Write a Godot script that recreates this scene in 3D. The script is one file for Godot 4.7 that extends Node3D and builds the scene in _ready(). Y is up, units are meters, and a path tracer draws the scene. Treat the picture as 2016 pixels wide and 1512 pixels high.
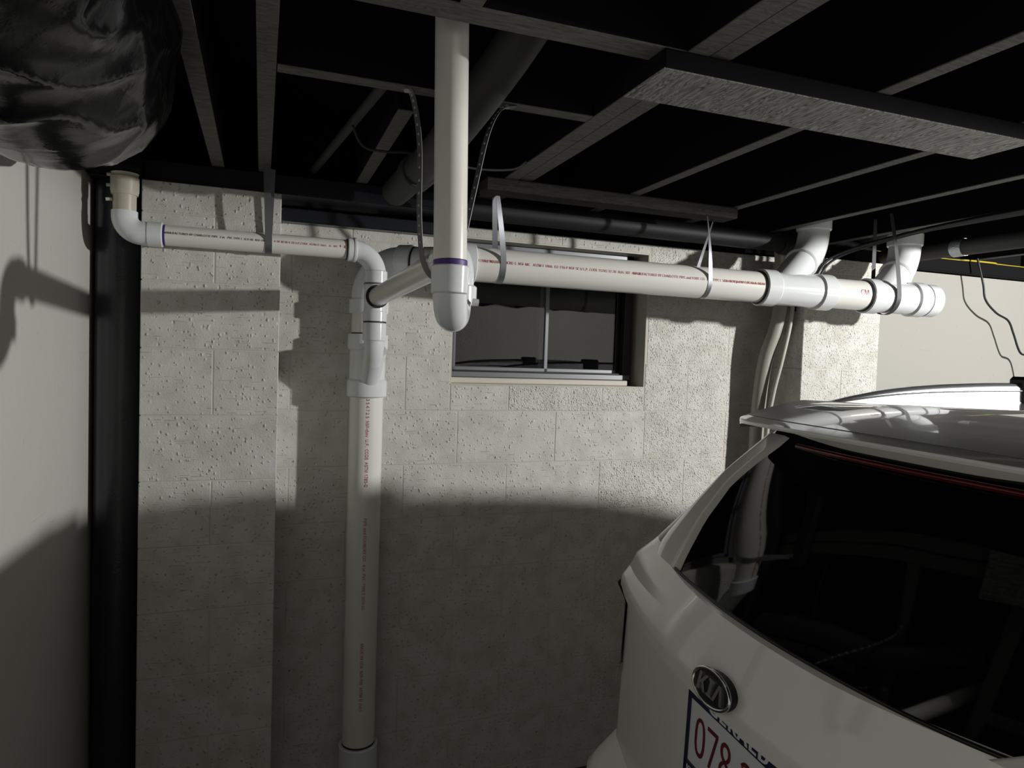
extends Node3D
# Basement garage corner: painted block wall with a sliding window, new PVC drain piping, black joists, a white SUV.

const YAW := 20.006
const FOV := 58.14
var rng := RandomNumberGenerator.new()
var M := {}
var used := {}

func _ready():
	rng.seed = 4711
	setup_camera_and_light()
	make_materials()
	build_shell()
	build_blocks()
	build_window()
	build_ceiling()
	build_piping()
	build_straps()
	build_car()
	build_details()

# ------------------------------------------------------------------ camera, sky, lamp
func setup_camera_and_light():
	var cam := Camera3D.new()
	cam.name = "camera"
	add_child(cam)
	var r := Vector3(CAMR[0], CAMR[1], CAMR[2])
	var d := Vector3(CAMD[0], CAMD[1], CAMD[2])
	var f := Vector3(CAMF[0], CAMF[1], CAMF[2])
	cam.transform = Transform3D(Basis(r, -d, -f), Vector3(0, 1.76, 2.53))
	cam.fov = FOV
	cam.near = 0.05
	cam.far = 60.0
	cam.current = true
	var we := WorldEnvironment.new()
	we.name = "world_environment"
	var env := Environment.new()
	env.background_mode = Environment.BG_COLOR
	env.background_color = Color(0.012, 0.014, 0.018)
	env.background_energy_multiplier = 0.5
	env.tonemap_mode = Environment.TONE_MAPPER_LINEAR
	env.tonemap_exposure = 1.0
	env.sdfgi_enabled = true
	env.ssao_enabled = true
	env.ssil_enabled = true
	we.environment = env
	add_child(we)

const CAMR := [0.939607, 0.033839, 0.340579]
const CAMD := [0.017357, -0.998531, 0.051327]
const CAMF := [0.341816, -0.042316, -0.938814]
const LAMP := Vector3(3.55, 2.22, 2.43)

# ------------------------------------------------------------------ node helpers
func numbered(called: String) -> String:
	if not used.has(called):
		used[called] = 0
		return called
	used[called] += 1
	return "%s_%03d" % [called, used[called]]

func thing(called, label, category, at := Vector3.ZERO, group := "") -> Node3D:
	var o := Node3D.new()
	o.name = numbered(called)
	add_child(o)
	o.position = at
	o.set_meta("label", label)
	o.set_meta("category", category)
	if group != "":
		o.set_meta("group", group)
	return o

func structure(called, label) -> Node3D:
	var o := Node3D.new()
	o.name = numbered(called)
	add_child(o)
	o.set_meta("kind", "structure")
	o.set_meta("label", label)
	o.set_meta("category", called.split("_")[0])
	return o

func put(mesh: Mesh, called: String, mat: Material, parent: Node3D, at := Vector3.ZERO) -> MeshInstance3D:
	var o := MeshInstance3D.new()
	o.mesh = mesh
	o.name = called
	o.material_override = mat
	parent.add_child(o, true)
	o.position = at
	return o

func tag(o, label, category, group := ""):
	o.set_meta("label", label)
	o.set_meta("category", category)
	if group != "":
		o.set_meta("group", group)

# ------------------------------------------------------------------ mesh helpers
func mb() -> SurfaceTool:
	var st := SurfaceTool.new()
	st.begin(Mesh.PRIMITIVE_TRIANGLES)
	return st

func tri(st, a, b, c, na, nb, nc):
	if (c - a).cross(b - a).dot(na + nb + nc) < 0.0:
		var t = b
		b = c
		c = t
		t = nb
		nb = nc
		nc = t
	st.set_normal(na); st.set_uv(Vector2(a.x + a.z, a.y)); st.add_vertex(a)
	st.set_normal(nb); st.set_uv(Vector2(b.x + b.z, b.y)); st.add_vertex(b)
	st.set_normal(nc); st.set_uv(Vector2(c.x + c.z, c.y)); st.add_vertex(c)

func face(st, a, b, c, d):
	var n: Vector3 = (c - a).cross(b - a)
	if n.length() < 1e-12:
		n = (d - a).cross(c - a)
	n = n.normalized()
	tri(st, a, b, c, n, n, n)
	tri(st, a, c, d, n, n, n)

# chamfered box: centre c, half sizes h, chamfer b
func cbox(st, c: Vector3, h: Vector3, b := 0.003):
	b = min(b, min(h.x, min(h.y, h.z)) * 0.6)
	var ax := [Vector3(1, 0, 0), Vector3(0, 1, 0), Vector3(0, 0, 1)]
	var hh := [h.x, h.y, h.z]
	for k in 3:
		var i := (k + 1) % 3
		var j := (k + 2) % 3
		for s in [-1.0, 1.0]:
			var n: Vector3 = ax[k] * s
			var p: Vector3 = c + n * hh[k]
			var u: Vector3 = ax[i] * (hh[i] - b) * s
			var v: Vector3 = ax[j] * (hh[j] - b)
			var q := [p - u - v, p - u + v, p + u + v, p + u - v]
			tri(st, q[0], q[1], q[2], n, n, n)
			tri(st, q[0], q[2], q[3], n, n, n)
	# edge chamfers
	for k in 3:
		var i := (k + 1) % 3
		var j := (k + 2) % 3
		for si in [-1.0, 1.0]:
			for sj in [-1.0, 1.0]:
				var n: Vector3 = (ax[i] * si + ax[j] * sj).normalized()
				var l: Vector3 = ax[k] * (hh[k] - b)
				var e1: Vector3 = c + ax[i] * si * hh[i] + ax[j] * sj * (hh[j] - b)
				var e2: Vector3 = c + ax[i] * si * (hh[i] - b) + ax[j] * sj * hh[j]
				tri(st, e1 - l, e1 + l, e2 + l, n, n, n)
				tri(st, e1 - l, e2 + l, e2 - l, n, n, n)
	for sx in [-1.0, 1.0]:
		for sy in [-1.0, 1.0]:
			for sz in [-1.0, 1.0]:
				var n := Vector3(sx, sy, sz).normalized()
				tri(st, c + Vector3(sx * h.x, sy * (h.y - b), sz * (h.z - b)), c + Vector3(sx * (h.x - b), sy * h.y, sz * (h.z - b)), c + Vector3(sx * (h.x - b), sy * (h.y - b), sz * h.z), n, n, n)

func box_mesh(lo: Vector3, hi: Vector3, b := 0.003) -> ArrayMesh:
	var st := mb()
	cbox(st, (lo + hi) * 0.5, (hi - lo) * 0.5, b)
	return st.commit()

func side_of(d: Vector3) -> Vector3:
	var a := Vector3.UP if abs(d.y) < 0.9 else Vector3(1, 0, 0)
	return d.cross(a).normalized()

# profile [[distance, radius], ...] turned round the line a -> direction d, hard edges between segments
func lathe(st, a: Vector3, d: Vector3, prof: Array, sides := 36):
	d = d.normalized()
	var u := side_of(d)
	var v := d.cross(u).normalized()
	for k in prof.size() - 1:
		var t0: float = prof[k][0]
		var r0: float = prof[k][1]
		var t1: float = prof[k + 1][0]
		var r1: float = prof[k + 1][1]
		var sl := Vector2(t1 - t0, r1 - r0)
		if sl.length() < 1e-7:
			continue
		sl = sl.normalized()
		for i in sides:
			var a0 := TAU * i / sides
			var a1 := TAU * (i + 1) / sides
			var e0: Vector3 = u * cos(a0) + v * sin(a0)
			var e1: Vector3 = u * cos(a1) + v * sin(a1)
			var n0: Vector3 = (e0 * sl.x - d * sl.y).normalized()
			var n1: Vector3 = (e1 * sl.x - d * sl.y).normalized()
			var p00: Vector3 = a + d * t0 + e0 * r0
			var p01: Vector3 = a + d * t0 + e1 * r0
			var p10: Vector3 = a + d * t1 + e0 * r1
			var p11: Vector3 = a + d * t1 + e1 * r1
			tri(st, p00, p01, p11, n0, n1, n1)
			tri(st, p00, p11, p10, n0, n1, n0)

func lathe_mesh(a: Vector3, d: Vector3, prof: Array, sides := 36) -> ArrayMesh:
	var st := mb()
	lathe(st, a, d, prof, sides)
	return st.commit()

func hub_mesh(a: Vector3, d: Vector3, l: float, r: float, rin: float) -> ArrayMesh:
	var c := 0.003
	return lathe_mesh(a, d, [[0, rin], [0, r - c], [c, r], [l - c, r], [l, r - c], [l, rin]])

func rod_mesh(a: Vector3, b: Vector3, r: float, sides := 36) -> ArrayMesh:
	var l := (b - a).length()
	return lathe_mesh(a, b - a, [[0, 0.0], [0, r], [l, r], [l, 0.0]], sides)

# smooth swept tube along points with one radius each
func sweep(st, pts: Array, radii, sides := 28, caps := true):
	var n := pts.size()
	var rings := []
	var nrm := []
	var u := Vector3.ZERO
	for i in n:
		var d: Vector3
		if i == 0:
			d = pts[1] - pts[0]
		elif i == n - 1:
			d = pts[n - 1] - pts[n - 2]
		else:
			d = (pts[i + 1] - pts[i]).normalized() + (pts[i] - pts[i - 1]).normalized()
		d = d.normalized()
		if i == 0:
			u = side_of(d)
		else:
			u = (u - d * u.dot(d)).normalized()
		var v := d.cross(u).normalized()
		var r: float = radii[i] if radii is Array else radii
		var ring := []
		var nr := []
		for k in sides + 1:
			var a := TAU * k / sides
			var e: Vector3 = u * cos(a) + v * sin(a)
			ring.append(pts[i] + e * r)
			nr.append(e)
		rings.append(ring)
		nrm.append(nr)
	for i in n - 1:
		for k in sides:
			tri(st, rings[i][k], rings[i][k + 1], rings[i + 1][k + 1], nrm[i][k], nrm[i][k + 1], nrm[i + 1][k + 1])
			tri(st, rings[i][k], rings[i + 1][k + 1], rings[i + 1][k], nrm[i][k], nrm[i + 1][k + 1], nrm[i + 1][k])
	if caps:
		for e in [0, n - 1]:
			var d: Vector3 = (pts[0] - pts[1]).normalized() if e == 0 else (pts[n - 1] - pts[n - 2]).normalized()
			for k in sides:
				tri(st, pts[e], rings[e][k], rings[e][k + 1], d, d, d)

func sweep_mesh(pts: Array, radii, sides := 28) -> ArrayMesh:
	var st := mb()
	sweep(st, pts, radii, sides)
	return st.commit()

# arc from point a leaving along d0 and arriving along d1, bend radius r
func arc(a: Vector3, d0: Vector3, d1: Vector3, r: float, steps := 12) -> Array:
	d0 = d0.normalized(); d1 = d1.normalized()
	var ang := d0.angle_to(d1)
	var nrm := (d1 - d0 * d1.dot(d0)).normalized()
	var c := a + nrm * r
	var out := []
	for i in steps + 1:
		var t := ang * i / steps
		out.append(c - nrm * r * cos(t) + d0 * r * sin(t))
	return out

# smooth curve through points (Catmull-Rom)
func curve(p: Array, per := 10) -> Array:
	var out := []
	for i in p.size() - 1:
		var a: Vector3 = p[max(i - 1, 0)]
		var b: Vector3 = p[i]
		var c: Vector3 = p[i + 1]
		var d: Vector3 = p[min(i + 2, p.size() - 1)]
		for k in per:
			out.append(b.cubic_interpolate(c, a, d, float(k) / per))
	out.append(p[-1])
	return out

# flat band along points; wide[i] is the direction of its width, thick along the normal
func ribbon_mesh(pts: Array, wide: Array, width: float, thick: float) -> ArrayMesh:
	var st := mb()
	var sec := []
	for i in pts.size():
		var d: Vector3 = (pts[min(i + 1, pts.size() - 1)] - pts[max(i - 1, 0)]).normalized()
		var w: Vector3 = wide[i]
		w = (w - d * w.dot(d)).normalized()
		var n := d.cross(w).normalized()
		var p: Vector3 = pts[i]
		sec.append([p + w * width / 2 + n * thick / 2, p - w * width / 2 + n * thick / 2, p - w * width / 2 - n * thick / 2, p + w * width / 2 - n * thick / 2, w, n])
	for i in pts.size() - 1:
		var a: Array = sec[i]
		var b: Array = sec[i + 1]
		for k in 4:
			var k2 := (k + 1) % 4
			var na: Vector3 = [a[5], -a[4], -a[5], a[4]][k]
			var nb: Vector3 = [b[5], -b[4], -b[5], b[4]][k]
			tri(st, a[k], a[k2], b[k2], na, na, nb)
			tri(st, a[k], b[k2], b[k], na, nb, nb)
	for e in [0, pts.size() - 1]:
		var a: Array = sec[e]
		face(st, a[0], a[1], a[2], a[3])
	return st.commit()

# grid of points -> smooth surface
func grid_mesh(g: Array, st = null):
	var own: bool = st == null
	if own:
		st = mb()
	var R := g.size()
	var Cn: int = g[0].size()
	var nn := []
	for i in R:
		var row := []
		for j in Cn:
			var du: Vector3 = g[min(i + 1, R - 1)][j] - g[max(i - 1, 0)][j]
			var dv: Vector3 = g[i][min(j + 1, Cn - 1)] - g[i][max(j - 1, 0)]
			var n := du.cross(dv)
			row.append(n.normalized() if n.length() > 1e-12 else Vector3.UP)
		nn.append(row)
	for i in R - 1:
		for j in Cn - 1:
			tri(st, g[i][j], g[i][j + 1], g[i + 1][j + 1], nn[i][j], nn[i][j + 1], nn[i + 1][j + 1])
			tri(st, g[i][j], g[i + 1][j + 1], g[i + 1][j], nn[i][j], nn[i + 1][j + 1], nn[i + 1][j])
	if own:
		return st.commit()

func letters(text: String, size: float, depth := 0.0006, serif := false, bold := false) -> TextMesh:
	var t := TextMesh.new()
	var f := SystemFont.new()
	f.font_names = PackedStringArray(["Droid Serif"] if serif else ["Droid Sans"])
	if bold:
		f.font_weight = 700
	t.font = f
	t.text = text
	t.font_size = 64
	t.pixel_size = size / 46.0
	t.depth = depth
	t.curve_step = 4.0
	t.horizontal_alignment = HORIZONTAL_ALIGNMENT_CENTER
	t.vertical_alignment = VERTICAL_ALIGNMENT_CENTER
	return t

# ------------------------------------------------------------------ materials
func srgb(r, g, b) -> Color:
	return Color(r / 255.0, g / 255.0, b / 255.0)

func plain(c: Color, rough := 0.6, metal := 0.0, spec := 0.5) -> StandardMaterial3D:
	var m := StandardMaterial3D.new()
	m.albedo_color = c
	m.roughness = rough
	m.metallic = metal
	m.metallic_specular = spec
	return m

func noise(freq: float, octaves := 4, sd := 1, type := FastNoiseLite.TYPE_SIMPLEX_SMOOTH) -> FastNoiseLite:
	var n := FastNoiseLite.new()
	n.seed = sd
	n.noise_type = type
	n.frequency = freq
	n.fractal_octaves = octaves
	return n

# painted concrete relief: fine grain, paint nubs and pits, roller streaks
func relief(size: int, grain: float, bumps: int, bump_h: float, rmin: float, rmax: float, streaks: int, sd: int) -> ImageTexture:
	var r := RandomNumberGenerator.new()
	r.seed = sd
	var fine := noise(0.09, 3, sd).get_seamless_image(size, size).get_data()
	var mid := noise(0.018, 3, sd + 5).get_seamless_image(size, size).get_data()
	var h := PackedFloat32Array()
	h.resize(size * size)
	for i in size * size:
		h[i] = (fine[i] / 255.0 - 0.5) * grain + (mid[i] / 255.0 - 0.5) * 0.8 * grain
	for b in bumps:
		var cx := r.randi() % size
		var cy := r.randi() % size
		var rad := r.randf_range(rmin, rmax)
		var amp := bump_h * r.randf_range(0.4, 1.0) * (1.0 if r.randf() < 0.72 else -0.8)
		var ey := r.randf_range(0.7, 1.7)
		var R := int(ceil(rad * 1.8))
		for y in range(-R, R + 1):
			for x in range(-R, R + 1):
				var q := (x * x + y * y / (ey * ey)) / (rad * rad)
				if q < 3.0:
					h[posmod(cy + y, size) * size + posmod(cx + x, size)] += amp * exp(-q * 1.6)
	for s in streaks:
		var cx := r.randi() % size
		var cy := r.randi() % size
		var L := r.randi_range(12, 60)
		var amp := bump_h * r.randf_range(0.15, 0.4)
		for x in L:
			for y in range(-1, 2):
				h[posmod(cy + y, size) * size + posmod(cx + x, size)] += amp * (1.0 - abs(y) * 0.5)
	var img := Image.create_from_data(size, size, false, Image.FORMAT_RF, h.to_byte_array())
	img.bump_map_to_normal_map(1.0)
	img.convert(Image.FORMAT_RGB8)
	img.generate_mipmaps()
	return ImageTexture.create_from_image(img)

func ramp_texture(n: FastNoiseLite, cols: Array, offs: Array, w := 512, h := 512) -> ImageTexture:
	var src := n.get_seamless_image(w, h)
	var img := Image.create(w, h, false, Image.FORMAT_RGB8)
	var g := Gradient.new()
	g.offsets = PackedFloat32Array(offs)
	g.colors = PackedColorArray(cols)
	for y in h:
		for x in w:
			img.set_pixel(x, y, g.sample(src.get_pixel(x, y).r))
	img.generate_mipmaps()
	return ImageTexture.create_from_image(img)

func tri_tex(m: StandardMaterial3D, sc: Vector3):
	m.uv1_triplanar = true
	m.uv1_world_triplanar = true
	m.uv1_scale = sc

# sawn wood: long grain lines that wander, darker knots
func wood_texture(base: Color, dark: Color, sd: int, across := false) -> ImageTexture:
	var w := 512
	var h := 512
	var n1 := noise(0.004, 3, sd)
	var n2 := noise(0.05, 3, sd + 3)
	var img := Image.create(w, h, false, Image.FORMAT_RGB8)
	for y in h:
		for x in w:
			var q := n1.get_noise_2d(x * 0.7, y * 6.0) * 9.0
			var line: float = abs(fmod(q + y * 0.055 + 40.0, 1.0) - 0.5) * 2.0
			var t := clampf(0.55 * pow(line, 2.5) + 0.35 * (n2.get_noise_2d(x * 0.25, y * 3.0) + 0.4), 0.0, 1.0)
			if across:
				img.set_pixel(y, x, base.lerp(dark, t))
			else:
				img.set_pixel(x, y, base.lerp(dark, t))
	img.generate_mipmaps()
	return ImageTexture.create_from_image(img)

func make_materials():
	var paint := srgb(206, 202, 190)
	var wallcol := ramp_texture(noise(0.012, 4, 21), [srgb(195, 193, 185), srgb(204, 203, 197), srgb(210, 209, 204)], [0.2, 0.5, 0.85])
	var m := plain(Color.WHITE, 0.62)
	m.albedo_texture = wallcol
	m.normal_enabled = true
	m.normal_texture = relief(1024, 0.9, 900, 5.0, 2.0, 5.5, 240, 11)
	m.normal_scale = 1.0
	tri_tex(m, Vector3.ONE / 0.75)
	M.block = m
	m = plain(Color.WHITE, 0.66)
	m.albedo_texture = wallcol
	m.normal_enabled = true
	m.normal_texture = relief(1024, 2.8, 8000, 4.2, 1.6, 4.2, 100, 12)
	m.normal_scale = 1.0
	tri_tex(m, Vector3.ONE / 0.75)
	M.rough_block = m
	m = plain(srgb(200, 196, 184), 0.7)
	M.mortar = m
	m = plain(srgb(196, 195, 190), 0.6)
	m.normal_enabled = true
	m.normal_texture = relief(512, 0.25, 60, 1.0, 1.5, 3.0, 20, 14)
	tri_tex(m, Vector3.ONE / 1.1)
	M.smooth_wall = m
	m = plain(srgb(158, 156, 150), 0.6)
	m.normal_enabled = true
	m.normal_texture = relief(512, 0.25, 60, 1.0, 1.5, 3.0, 20, 15)
	tri_tex(m, Vector3.ONE / 1.1)
	M.plaster = m
	M.front_wall = plain(srgb(176, 174, 168), 0.8)
	M.far_wall = plain(srgb(96, 95, 92), 0.8)
	m = plain(Color.WHITE, 0.75)
	m.albedo_texture = ramp_texture(noise(0.02, 5, 31), [srgb(44, 43, 41), srgb(62, 60, 57), srgb(80, 78, 74)], [0.2, 0.5, 0.85])
	tri_tex(m, Vector3.ONE / 1.5)
	M.concrete = m
	m = plain(Color.WHITE, 0.85, 0.0, 0.2)
	m.albedo_texture = wood_texture(srgb(72, 71, 69), srgb(44, 43, 42), 41)
	tri_tex(m, Vector3(1.0, 1.0, 1.0) / 0.8)
	M.wood = m
	m = plain(Color.WHITE, 0.8, 0.0, 0.25)
	m.albedo_texture = wood_texture(srgb(182, 181, 178), srgb(54, 53, 52), 43, true)
	tri_tex(m, Vector3(1.5, 1.5, 1.5))
	M.plank = m
	m = plain(Color.WHITE, 0.85, 0.0, 0.2)
	m.albedo_texture = wood_texture(srgb(124, 123, 120), srgb(82, 81, 79), 47)
	tri_tex(m, Vector3.ONE / 0.8)
	M.lit_joist_edge = m  # paler wood for the undersides, standing in for light on them
	M.black_board = plain(srgb(20, 20, 22), 0.8, 0.0, 0.2)
	M.black_steel = plain(srgb(38, 40, 46), 0.34, 0.35)
	m = plain(srgb(46, 48, 53), 0.3)
	m.normal_enabled = true
	m.normal_texture = relief(512, 0.4, 80, 0.8, 2.0, 6.0, 10, 17)
	tri_tex(m, Vector3.ONE / 0.5)
	M.black_pipe = m
	M.rubber_pipe = plain(srgb(34, 35, 38), 0.55)
	M.dull_pipe = plain(srgb(46, 46, 47), 0.65)
	m = plain(srgb(228, 227, 221), 0.22)
	M.pvc = m
	M.pvc_fit = plain(srgb(222, 225, 226), 0.14)
	M.pvc_old = plain(srgb(196, 190, 174), 0.35)
	M.primer = plain(srgb(72, 44, 120), 0.5)
	M.mark = plain(srgb(36, 32, 36), 0.6)
	M.red_ink = plain(srgb(168, 62, 72), 0.6)
	M.galv = plain(srgb(150, 152, 158), 0.42, 0.75)
	M.dark_strap = plain(srgb(112, 112, 116), 0.5, 0.6)
	M.old_strap = plain(srgb(70, 70, 73), 0.6, 0.3)
	M.frame = plain(srgb(126, 128, 132), 0.38, 0.6)
	M.sill = plain(srgb(202, 198, 186), 0.5)
	M.gasket = plain(srgb(14, 14, 15), 0.5)
	m = plain(Color(0.02, 0.025, 0.03, 0.12), 0.01)
	m.transparency = BaseMaterial3D.TRANSPARENCY_ALPHA
	m.metallic_specular = 0.6
	M.pane = m
	m = plain(srgb(226, 226, 222), 0.3)
	m.clearcoat_enabled = true
	m.clearcoat = 1.0
	m.clearcoat_roughness = 0.03
	M.car_paint = m
	M.car_glass = plain(srgb(9, 10, 11), 0.03)
	M.car_black = plain(srgb(14, 14, 15), 0.35)
	M.chrome = plain(srgb(214, 216, 220), 0.12, 1.0)
	M.satin = plain(srgb(225, 227, 232), 0.24, 0.9)
	M.brake = plain(srgb(84, 8, 12), 0.12)
	M.tyre = plain(srgb(22, 22, 23), 0.8)
	M.plate = plain(srgb(214, 216, 220), 0.45)
	M.plate_text = plain(srgb(96, 24, 30), 0.5)
	M.plate_blue = plain(srgb(24, 28, 58), 0.4)
	m = plain(srgb(9, 10, 12), 0.17, 0.0, 0.32)
	m.normal_enabled = true
	m.normal_texture = wrinkle_texture()
	tri_tex(m, Vector3(1.2, 2.4, 1.6))
	m.normal_scale = 0.05
	M.plastic = m
	M.wire = plain(srgb(20, 20, 20), 0.5)
	M.grey_wire = plain(srgb(170, 168, 160), 0.5)
	M.yellow_wire = plain(srgb(176, 156, 44), 0.5)
	M.conduit = plain(srgb(150, 148, 140), 0.5)
	m = plain(srgb(176, 180, 186), 0.3, 0.8)
	m.normal_enabled = true
	m.normal_texture = relief(256, 2.5, 200, 3.0, 3.0, 9.0, 0, 19)
	tri_tex(m, Vector3.ONE / 0.12)
	M.foil = m

func wrinkle_texture() -> ImageTexture:
	var size := 512
	var n := noise(0.006, 3, 77)
	n.fractal_type = FastNoiseLite.FRACTAL_RIDGED
	n.domain_warp_enabled = true
	n.domain_warp_amplitude = 40.0
	n.domain_warp_frequency = 0.006
	var img := n.get_seamless_image(size, size)
	var src := img.get_data()
	var h := PackedFloat32Array()
	h.resize(size * size)
	for i in size * size:
		h[i] = pow(src[i] / 255.0, 2.0) * 26.0
	var o := Image.create_from_data(size, size, false, Image.FORMAT_RF, h.to_byte_array())
	o.bump_map_to_normal_map(1.0)
	o.convert(Image.FORMAT_RGB8)
	o.generate_mipmaps()
	return ImageTexture.create_from_image(o)

# ------------------------------------------------------------------ room shell
const FL := 0.05       # floor level
const WL := -0.49      # face of the side wall
const TOP := 2.235     # top of the masonry
const P1 := [-0.341, 0.052]
const P2 := [2.14, 2.56]
const PZ := 0.21
const WX0 := 0.673     # window opening
const WX1 := 1.512
const WY0 := 1.640
const WY1 := 2.197

func build_shell():
	var f := structure("floor", "bare grey concrete basement floor")
	put(box_mesh(Vector3(-0.7, -0.05, -0.25), Vector3(7.2, FL, 5.2), 0.0), "slab", M.concrete, f)
	var l := structure("wall_left", "smooth off-white painted side wall beside the black standpipe")
	put(box_mesh(Vector3(WL - 0.2, FL, -0.25), Vector3(WL, 2.62, 5.2), 0.0), "wall_face", M.smooth_wall, l)
	var r := structure("wall_right", "plain grey far end wall of the basement")
	put(box_mesh(Vector3(7.0, FL, -0.25), Vector3(7.2, 2.62, 5.2), 0.0), "wall_face", M.far_wall, r)
	var fr := structure("wall_front", "plain grey basement wall behind the camera")
	put(box_mesh(Vector3(WL, FL, 5.0), Vector3(7.0, 2.62, 5.2), 0.0), "wall_face", M.front_wall, fr)

func build_blocks():
	var w := structure("wall_back", "off-white painted concrete block wall with the sliding window")
	# mortar core around the window opening
	var core := mb()
	var zb := -0.2
	var zf := -0.0012
	for q in [[WL, WX0, FL, TOP], [WX1, 2.56, FL, TOP], [WX0, WX1, FL, WY0], [WX0, WX1, WY1, TOP]]:
		cbox(core, Vector3((q[0] + q[1]) / 2, (q[2] + q[3]) / 2, (zb + zf) / 2), Vector3((q[1] - q[0]) / 2, (q[3] - q[2]) / 2, (zf - zb) / 2), 0.0)
	put(core.commit(), "mortar", M.mortar, w)
	put(box_mesh(Vector3(2.56, FL, -0.2), Vector3(7.0, TOP, 0.0), 0.0), "plaster_face", M.plaster, w)
	var g := 0.0022
	var row := 0
	var y0 := -0.0852
	while y0 < TOP - 0.02:
		var ya: float = max(y0, FL)
		var yb: float = min(y0 + 0.2032, TOP)
		var off := 0.705 if row % 2 == 1 else 0.502
		var x := off - 0.4064 * 3
		while x < 2.56:
			var xa: float = max(x, WL + 0.002)
			var xb: float = min(x + 0.4064, 2.56)
			if xb - xa > 0.03:
				for q in cut_opening(xa, xb, ya, yb):
					var xc: float = (q[0] + q[1]) / 2
					var rough: bool = xc > 1.42 or (xc > 1.0 and q[3] > 1.55 and q[3] < 1.66)
					put_block(w, Vector3(q[0] + g / 2, q[2] + g / 2, -0.06), Vector3(q[1] - g / 2, q[3] - g / 2, rng.randf_range(-0.0005, 0.0006)), rough)
			x += 0.4064
		y0 += 0.2032
		row += 1
	for k in 2:
		var P: Array = [P1, P2][k]
		var top: float = [2.243, 2.215][k]
		var p := structure("wall_pilaster", ["off-white painted block pilaster beside the black standpipe", "off-white painted block pilaster behind the car roof"][k])
		put(box_mesh(Vector3(P[0] + 0.004, FL, -0.003), Vector3(P[1] - 0.004, top - 0.01, PZ - 0.0016), 0.0), "mortar", M.mortar, p)
		row = 0
		y0 = -0.0852
		while y0 < top - 0.02:
			var ya: float = max(y0, FL)
			var yb: float = min(y0 + 0.2032, top)
			var cuts := [P[0], P[1]] if row % 2 == 1 else [P[0], (P[0] + P[1]) / 2 + 0.005, P[1]]
			for c in cuts.size() - 1:
				put_block(p, Vector3(cuts[c] + (g / 2 if c > 0 else 0.0), ya + g / 2, 0.0), Vector3(cuts[c + 1] - (g / 2 if c < cuts.size() - 2 else 0.0), yb - g / 2, PZ + rng.randf_range(-0.0005, 0.0005)), k == 1)
			y0 += 0.2032
			row += 1

func put_block(parent, lo: Vector3, hi: Vector3, rough: bool):
	put(box_mesh(lo, hi, 0.0022), "concrete_block", M.rough_block if rough else M.block, parent)

func cut_opening(xa: float, xb: float, ya: float, yb: float) -> Array:
	if xb <= WX0 or xa >= WX1 or yb <= WY0 or ya >= WY1:
		return [[xa, xb, ya, yb]]
	var out := []
	if xa < WX0 - 0.02:
		out.append([xa, WX0, ya, yb])
	if xb > WX1 + 0.02:
		out.append([WX1, xb, ya, yb])
	var x0: float = max(xa, WX0)
	var x1: float = min(xb, WX1)
	if ya < WY0 - 0.02:
		out.append([x0, x1, ya, WY0])
	if yb > WY1 + 0.02:
		out.append([x0, x1, WY1, yb])
	return out

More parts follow.
